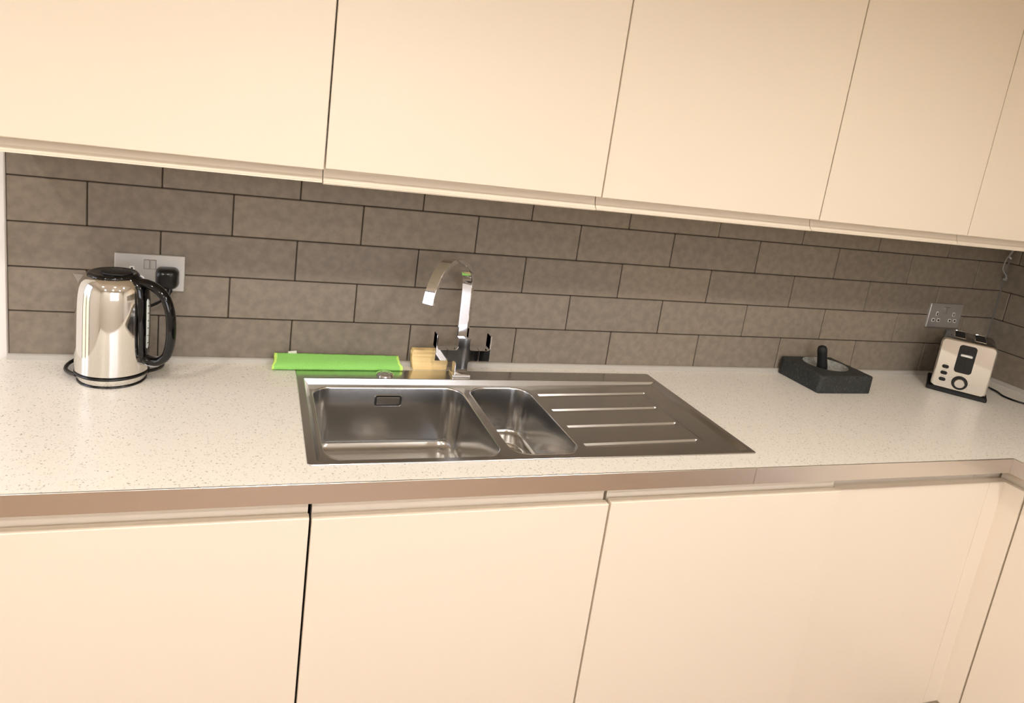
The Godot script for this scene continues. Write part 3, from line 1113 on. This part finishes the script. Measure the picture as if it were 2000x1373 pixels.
	var tip := V(-0.0925, 0.2200 + dy, 0.0)
	var bk := []
	for q in [[-0.0480, 0.2270, 0.0240], [-0.0580, 0.2190, 0.0250], [-0.0660, 0.2020, 0.0160], [-0.0690, 0.1860, 0.0]]:
		bk.append(q)
	var left := []
	for q in bk: left.append(V(q[0], q[1] + dy, q[2]))
	var right := []
	for q in bk: right.append(V(q[0], q[1] + dy, -q[2]))
	st.set_smooth_group(-1)
	for i in 3:
		flattri(st, tip, left[i], left[i + 1], V(-0.2, -0.2, 1))
		flattri(st, tip, right[i], right[i + 1], V(-0.2, -0.2, -1))
	flatquad(st, [tip, left[0], V(-0.0480, 0.2270 + dy, 0), right[0]], Vector3.UP)
	part("spout", st, M.edging, k)
	# black spine down the body, with the water gauge
	st = mb()
	var sr := []
	for q in [[0.0500, 0.2330, 0.017], [0.0620, 0.2270, 0.018], [0.0730, 0.2100, 0.0185], [0.0765, 0.1850, 0.0185], [0.0772, 0.1400, 0.0180], [0.0775, 0.0900, 0.0170], [0.0772, 0.0620, 0.0150], [0.0755, 0.0500, 0.0110], [0.0730, 0.0430, 0.0040]]:
		var x: float = q[0]
		var h: float = q[2]
		sr.append([V(x - 0.014, q[1] + dy, -h - 0.001), V(x - 0.0035, q[1] + dy, -h), V(x + 0.0010, q[1] + dy, -h * 0.55), V(x + 0.0018, q[1] + dy, 0), V(x + 0.0010, q[1] + dy, h * 0.55), V(x - 0.0035, q[1] + dy, h), V(x - 0.014, q[1] + dy, h + 0.001)])
	loft(st, sr, false, false, [], false, false)
	part("spine", st, M.black_gloss, k)
	st = mb()
	var gr := []
	for q in [[0.0786, 0.0800, 0.0025], [0.0800, 0.0830, 0.0052], [0.0802, 0.1400, 0.0058], [0.0794, 0.1850, 0.0054], [0.0776, 0.1900, 0.0022]]:
		gr.append([V(q[0] - 0.003, q[1] + dy, -q[2]), V(q[0], q[1] + dy, -q[2] * 0.7), V(q[0] + 0.0008, q[1] + dy, 0), V(q[0], q[1] + dy, q[2] * 0.7), V(q[0] - 0.003, q[1] + dy, q[2])])
	loft(st, gr, false, false, [], false, false)
	var gauge := part("water_gauge", st, M.gauge, k, "pale water gauge strip")
	for i in 6:
		st = mb()
		var y := 0.092 + 0.0165 * i + dy
		box(st, V(0.0795, y, -0.0008), V(0.0814, y + 0.0016, 0.0030))
		part("level_mark", st, M.tick, gauge)
	# handle loop
	st = mb()
	var hp := []
	for q in [[0.0560, 0.2215], [0.0740, 0.2225], [0.0960, 0.2155], [0.1160, 0.1985], [0.1275, 0.1700], [0.1315, 0.1350], [0.1305, 0.1000], [0.1235, 0.0710], [0.1070, 0.0545], [0.0880, 0.0510], [0.0730, 0.0570]]:
		hp.append(V(q[0], q[1] + dy, 0))
	sweep(st, smooth_path(hp, 6), 0.0120, 0.0095, 20, V(0, 0, 1))
	part("handle", st, M.black_gloss, k)
	# switch lever under the handle
	st = mb()
	var lv := []
	for q in [[0.0, 0.0], [0.5, 0.0030], [0.85, 0.0050], [1.0, 0.0075], [0.92, 0.0100], [0.6, 0.0115], [0.0, 0.0118]]:
		var r := []
		for i in 24:
			var a := -TAU * i / 24
			r.append(V(0.0900 + cos(a) * 0.0180 * maxf(q[0], 0.01), 0.0370 + q[1] + dy, sin(a) * 0.0105 * maxf(q[0], 0.01)))
		lv.append(r)
	loft(st, lv, true, true)
	part("switch_lever", st, M.clear_lever, k, "shiny oval switch lever")


# ======================================================================= toaster
func toaster() -> void:
	var phi := -atan2(0.777, 0.629)
	var t := thing("toaster", "square two-slot toaster with shiny steel front and black sides", "toaster", V(2.577, Y0 + 0.0004, 0.137), phi)
	var U := Vector3.RIGHT
	var W := Vector3.UP
	var D := 0.180
	var wd := 0.1475
	# black foot, a little wider than the body
	var st := mb()
	box(st, V(-0.0100, 0.0, -D + 0.002), V(wd + 0.0075, 0.0130, 0.0030), 0.003)
	part("base", st, M.black_matt, t)
	st = mb()
	var cx := wd / 2
	var rings := []
	for p in [[-D, 0.012], [-D + 0.010, 0.002], [-D + 0.02, 0.0], [-0.016, 0.0]]:
		rings.append(rrect(V(cx, 0.0125 + 0.0825, p[0]), U, W, wd / 2 + 0.0005 - p[1], 0.0825 - p[1], 0.018, 6))
	loft(st, rings, true, true, [3])
	part("body", st, M.black_gloss, t)
	# steel front, folded back a little at the edges
	st = mb()
	rings = []
	for p in [[-0.017, 0.0, 0.017], [-0.005, 0.0, 0.016], [-0.0018, 0.0012, 0.014], [0.0, 0.0045, 0.010]]:
		rings.append(rrect(V(cx, 0.0118 + 0.0820, p[0]), U, W, wd / 2 + 0.0012 - p[1], 0.0820 - p[1], p[2], 6))
	loft(st, rings, true, true, [])
	var fp := part("front_panel", st, M.toaster_face, t, "mirror-polished steel front panel")
	# black lever plate with its slot and white lever
	st = mb()
	plate(st, 0.0733, 0.1190, 0.0235, 0.0450, 0.0095, -0.0005, 0.0012, 0.0004)
	var lp := part("lever_plate", st, M.black_plastic, fp, "black plate behind the lever")
	st = mb()
	box(st, V(0.0725, 0.0860, 0.0010), V(0.0745, 0.1520, 0.0014))
	part("lever_slot", st, M.dark_gap, t)
	st = mb()
	plate(st, 0.0733, 0.1325, 0.0160, 0.0032, 0.0031, 0.0013, 0.0120, 0.001)
	part("lever", st, M.white_plastic, t, "white lever bar")
	for y in [0.0838, 0.0630, 0.0418]:
		st = mb()
		plate(st, 0.0270, y, 0.0094, 0.0056, 0.0055, -0.0005, 0.0028, 0.0008)
		part("button", st, M.black_plastic, t, "small black oval button")
		st = mb()
		box(st, V(0.0215, y + 0.0088, 0.0), V(0.0315, y + 0.0096, 0.0003))
		part("button_mark", st, M.grey_cable, t)
	# browning dial
	st = mb()
	var dial := V(0.0742, 0.0422, 0)
	zlathe(st, dial, [[0.0220, 0.0], [0.0220, 0.0030], [0.0205, 0.0045], [0.0150, 0.0045]], 40)
	var kn := part("dial", st, M.black_plastic, t, "black browning dial")
	st = mb()
	zlathe(st, dial, [[0.0145, 0.0040], [0.0140, 0.0110], [0.0125, 0.0125]], 32)
	part("dial_knob", st, M.toaster_face, kn, "silver centre of the dial")
	for i in 9:
		var a := deg_to_rad(210.0 - 30.0 * i)
		st = mb()
		var c := dial + V(cos(a) * 0.0260, sin(a) * 0.0260, 0)
		plate(st, c.x, c.y, 0.0007, 0.0007, 0.0006, -0.0002, 0.0003, 0.0, 2)
		part("dial_mark", st, M.tick, t)
	# slots in the top
	for x in [0.046, 0.1015]:
		st = mb()
		var ro := []
		var ri := []
		ro = rrect(V(x, 0.1772, -0.098), U, V(0, 0, -1), 0.0165, 0.066, 0.004, 4)
		ri = rrect(V(x, 0.1788, -0.098), U, V(0, 0, -1), 0.0155, 0.065, 0.004, 4)
		var rj := rrect(V(x, 0.1788, -0.098), U, V(0, 0, -1), 0.0138, 0.0630, 0.003, 4)
		var rk := rrect(V(x, 0.1776, -0.098), U, V(0, 0, -1), 0.0135, 0.0625, 0.003, 4)
		loft(st, [ro, ri, rj, rk], false, false, [1, 2, 3])
		var sl := part("slot_rim", st, M.toaster_face, t, "thin steel rim of the bread slot")
		st = mb()
		loft(st, [rrect(V(x, 0.1760, -0.098), U, V(0, 0, -1), 0.0136, 0.0628, 0.003, 4), rrect(V(x, 0.1778, -0.098), U, V(0, 0, -1), 0.0136, 0.0628, 0.003, 4)], true, true)
		part("bread_slot", st, M.dark_gap, sl)
	# cord leaving the back and running along the right wall
	st = mb()
	var inv := Transform3D(Basis(Vector3.UP, phi), V(2.577, 0, 0.137)).affine_inverse()
	var cp := []
	for p in [[2.770, 0.0300, 0.100], [2.815, 0.0180, 0.118], [2.842, 0.0055, 0.1420], [2.8400, 0.0032, 0.1690], [2.8190, 0.0032, 0.2050], [2.8180, 0.0032, 0.2420], [2.8330, 0.0032, 0.2700], [2.868, 0.0032, 0.320], [2.9, 0.0032, 0.42], [2.91, 0.0032, 0.6]]:
		cp.append(inv * V(p[0], p[1], p[2]))
	sweep(st, smooth_path(cp, 6), 0.0031, 0.0031, 10)
	part("cord", st, M.cord, t)


# like lathe, about an axis along z
func zlathe(st: SurfaceTool, at: Vector3, profile: Array, n := 40) -> void:
	var rings := []
	for p in profile:
		var r := []
		for i in n:
			var a := TAU * i / n
			r.append(at + V(cos(a) * p[0], sin(a) * p[0], p[1]))
		rings.append(r)
	loft(st, rings, true, true, [1, 2])


# ======================================================================= mortar and pestle
func mortar() -> void:
	var t := thing("mortar", "low square dark granite mortar with a pale round hollow", "mortar", V(2.180, Y0 + 0.0004, 0.099))
	var st := mb()
	var hx := 0.0965
	var hz := 0.0862
	var H := 0.0560
	var n := 64
	var r := 0.0640
	var cav := V(0.0120, H, -0.0185)
	var rings := []
	var sq := func(y: float, inset: float) -> Array:
		var a := []
		for i in n:
			var an := -TAU * (i + 0.0) / n
			var d := V(cos(an), 0, sin(an))
			var m := maxf(absf(d.x), absf(d.z))
			a.append(V(d.x / m * (hx - inset), y, d.z / m * (hz - inset)))
		return a
	rings = [sq.call(0.0, 0.002), sq.call(0.002, 0.0), sq.call(H - 0.003, 0.0), sq.call(H, 0.003), circle(cav, r + 0.002, n)]
	# gently uneven, hand-cut sides
	var nz := FastNoiseLite.new()
	nz.seed = 3
	nz.frequency = 18.0
	for k in [2, 3]:
		for i in n:
			var v: Vector3 = rings[k][i]
			rings[k][i] = v + V(0, nz.get_noise_3dv(v * 3.0) * 0.0012, 0)
	loft(st, rings, true, false, [1, 2, 3, 4])
	part("block", st, M.granite, t, "dark granite block")
	st = mb()
	rings = [circle(cav, r + 0.002, n)]
	for k in 9:
		var a := (k + 1) / 9.0 * PI / 2
		rings.append(circle(cav - V(0, 0.034 * sin(a), 0), maxf(r * cos(a), 0.0005), n))
	loft(st, rings, false, false)
	part("hollow", st, M.ground_granite, t, "paler ground hollow")
	# pestle standing in the hollow, leaning to the left
	st = mb()
	var axis := V(-0.021, 0.086, -0.002)
	var L := axis.length()
	var dd := axis / L
	var sd := dd.cross(V(0, 0, 1)).normalized()
	var up := dd.cross(sd)
	rings = []
	for q in [[0.0, 0.004], [0.003, 0.0105], [0.010, 0.0150], [0.020, 0.0160], [0.035, 0.0148], [0.055, 0.0140], [0.070, 0.0146], [0.080, 0.0140], [0.086, 0.0110], [0.089, 0.005]]:
		var rg := []
		for i in 28:
			var a := -TAU * i / 28
			rg.append(dd * q[0] + sd * cos(a) * q[1] + up * -sin(a) * q[1])
		rings.append(rg)
	loft(st, rings, true, true)
	var o := add_mesh("pestle", st, M.pestle, self)
	o.position = V(2.196, Y0 + 0.0255, 0.072)
	o.set_meta("label", "short dark stone pestle leaning in the granite mortar")
	o.set_meta("category", "pestle")


# ======================================================================= sponge and cloth
func sponge() -> void:
	var st := mb()
	var nz := FastNoiseLite.new()
	nz.seed = 5
	nz.frequency = 30.0
	# leaning block: lower front edge (y 0.002, z 0.034) to upper back edge
	var rings := []
	var U := Vector3.RIGHT
	for k in 13:
		var f := k / 12.0
		var edge := 0.0018 * (1.0 - sqrt(maxf(0.0, 1.0 - pow(maxf(0.0, absf(f - 0.5) * 2.0 - 0.86) / 0.14, 2.0))))
		var y := 0.0002 + 0.0515 * f
		var hx := 0.0465 - edge + (0.0015 if absf(f - 0.55) < 0.3 else 0.0)
		var r := rrect(V(-0.0028 * f, y, -0.0075 * f), U, V(0, 0, -1), hx, 0.0125 - edge, 0.003, 8)
		for i in r.size():
			r[i] += V(nz.get_noise_3dv(r[i] * 40), nz.get_noise_3dv(r[i] * 40 + V(9, 0, 0)) * 0.4 * (1.0 if f > 0.1 else 0.0), nz.get_noise_3dv(r[i] * 40 + V(0, 9, 0))) * 0.0011
		rings.append(r)
	loft(st, rings, true, true)
	var o := add_mesh("sponge", st, M.sponge, self)
	o.position = V(0.9440, Y0 + 0.0002, 0.0265)
	o.set_meta("label", "pale yellow sponge standing on edge behind the chrome tap")
	o.set_meta("category", "sponge")


func cloth() -> void:
	var t := thing("cloth", "bright green folded microfibre cloth lying behind the sink's back edge", "cloth", V(0.7085, Y0 + 0.0024, 0.034))
	var nz := FastNoiseLite.new()
	nz.seed = 12
	nz.frequency = 7.0
	var x0 := -0.1550
	var x1 := 0.1530
	var N := 60
	# section: front fold at the sink, rising to a ridge that leans on the upstand
	var sec := [[0.0225, 0.0010], [0.0235, 0.0050], [0.0205, 0.0110], [0.0130, 0.0168], [0.0030, 0.0205], [-0.0070, 0.0235], [-0.0150, 0.0262], [-0.0205, 0.0268], [-0.0225, 0.0240], [-0.0215, 0.0165], [-0.0150, 0.0115], [-0.0020, 0.0010]]
	var st := mb()
	var hem := [mb(), mb()]
	var rings := []
	for i in N + 1:
		var f := float(i) / N
		var x := lerpf(x0, x1, f)
		var ring := []
		for j in sec.size():
			var q: Array = sec[j]
			var sway := nz.get_noise_2d(x * 9.0, q[0] * 60.0)
			var sway2 := nz.get_noise_2d(x * 30.0 + 50.0, q[0] * 90.0)
			var end := 0.0
			if j < 3: end = 0.006          # the front corners spread a little
			var xx := x + (f - 0.5) * 2.0 * end + 0.0035 * nz.get_noise_2d(q[0] * 300.0, 80.0 + 40.0 * f) * (1.0 if f < 0.02 or f > 0.98 else 0.0)
			var lift := 0.0012 * sway + 0.0007 * sway2
			var y: float = q[1] + (lift if q[1] > 0.002 else 0.0) + (0.0015 * (1.0 - f) if j in [6, 7] else 0.0)
			ring.append(V(xx, maxf(y, 0.0006), q[0] + 0.0012 * sway2 - 0.004 * (f - 0.5) * (1.0 if j < 4 else 0.0)))
		rings.append(ring)
	var body := rings.slice(1, N)
	loft(st, body, false, false, [], true, true)
	part("folded_cloth", st, M.cloth, t)
	var h := mb()
	loft(h, rings.slice(0, 2), true, false, [], true, true)
	part("hem", h, M.hem, t, "pale lime stitched hem")
	h = mb()
	loft(h, rings.slice(N - 1, N + 1), false, true, [], true, true)
	part("hem", h, M.hem, t, "pale lime stitched hem")
	h = mb()
	box(h, V(-0.1190, 0.0200, -0.0190), V(-0.0990, 0.0345, -0.0184))
	var tag := part("care_tag", h, M.white_plastic, t, "white care tag")
	tag.rotation.z = 0.12
	tag.position = V(-0.001, 0.013, 0.0)


# ======================================================================= loose cable in the corner
func loose_cable() -> void:
	var t := thing("loose_cable", "thin grey lamp cable hanging in the corner under the wall unit", "cable", V(2.93, Y0 + 0.487, 0.020))
	var st := mb()
	var p := []
	for q in [[2.9440, 0.489, 0.020], [2.9370, 0.456, 0.0200], [2.9200, 0.4270, 0.020], [2.9150, 0.3950, 0.020], [2.9230, 0.383, 0.020], [2.9400, 0.3690, 0.020], [2.9420, 0.3600, 0.020], [2.9510, 0.3560, 0.018]]:
		p.append(V(q[0], q[1], q[2]))
	sweep(st, smooth_path(p, 6), 0.0021, 0.0021, 8)
	wpart("wire", st, M.grey_cable, t)
	st = mb()
	sweep(st, smooth_path([V(2.9440, 0.4885, 0.020), V(2.9370, 0.456, 0.020), V(2.9225, 0.432, 0.020)], 5), 0.0040, 0.0040, 10)
	wpart("sleeve", st, M.grey_cable, t)
	st = mb()
	lathe(st, V(2.9540, 0.350, 0.0100), [[0.0005, 0.0], [0.0055, 0.001], [0.0075, 0.006], [0.006, 0.011], [0.0005, 0.013]], 16)
	wpart("connector", st, M.grey_cable, t)
	st = mb()
	sweep(st, [V(2.9490, 0.4330, 0.0060), V(2.9610, 0.4270, 0.0060)], 0.0030, 0.0030, 8)
	wpart("clip", st, M.white_plastic, t, "small white clip")
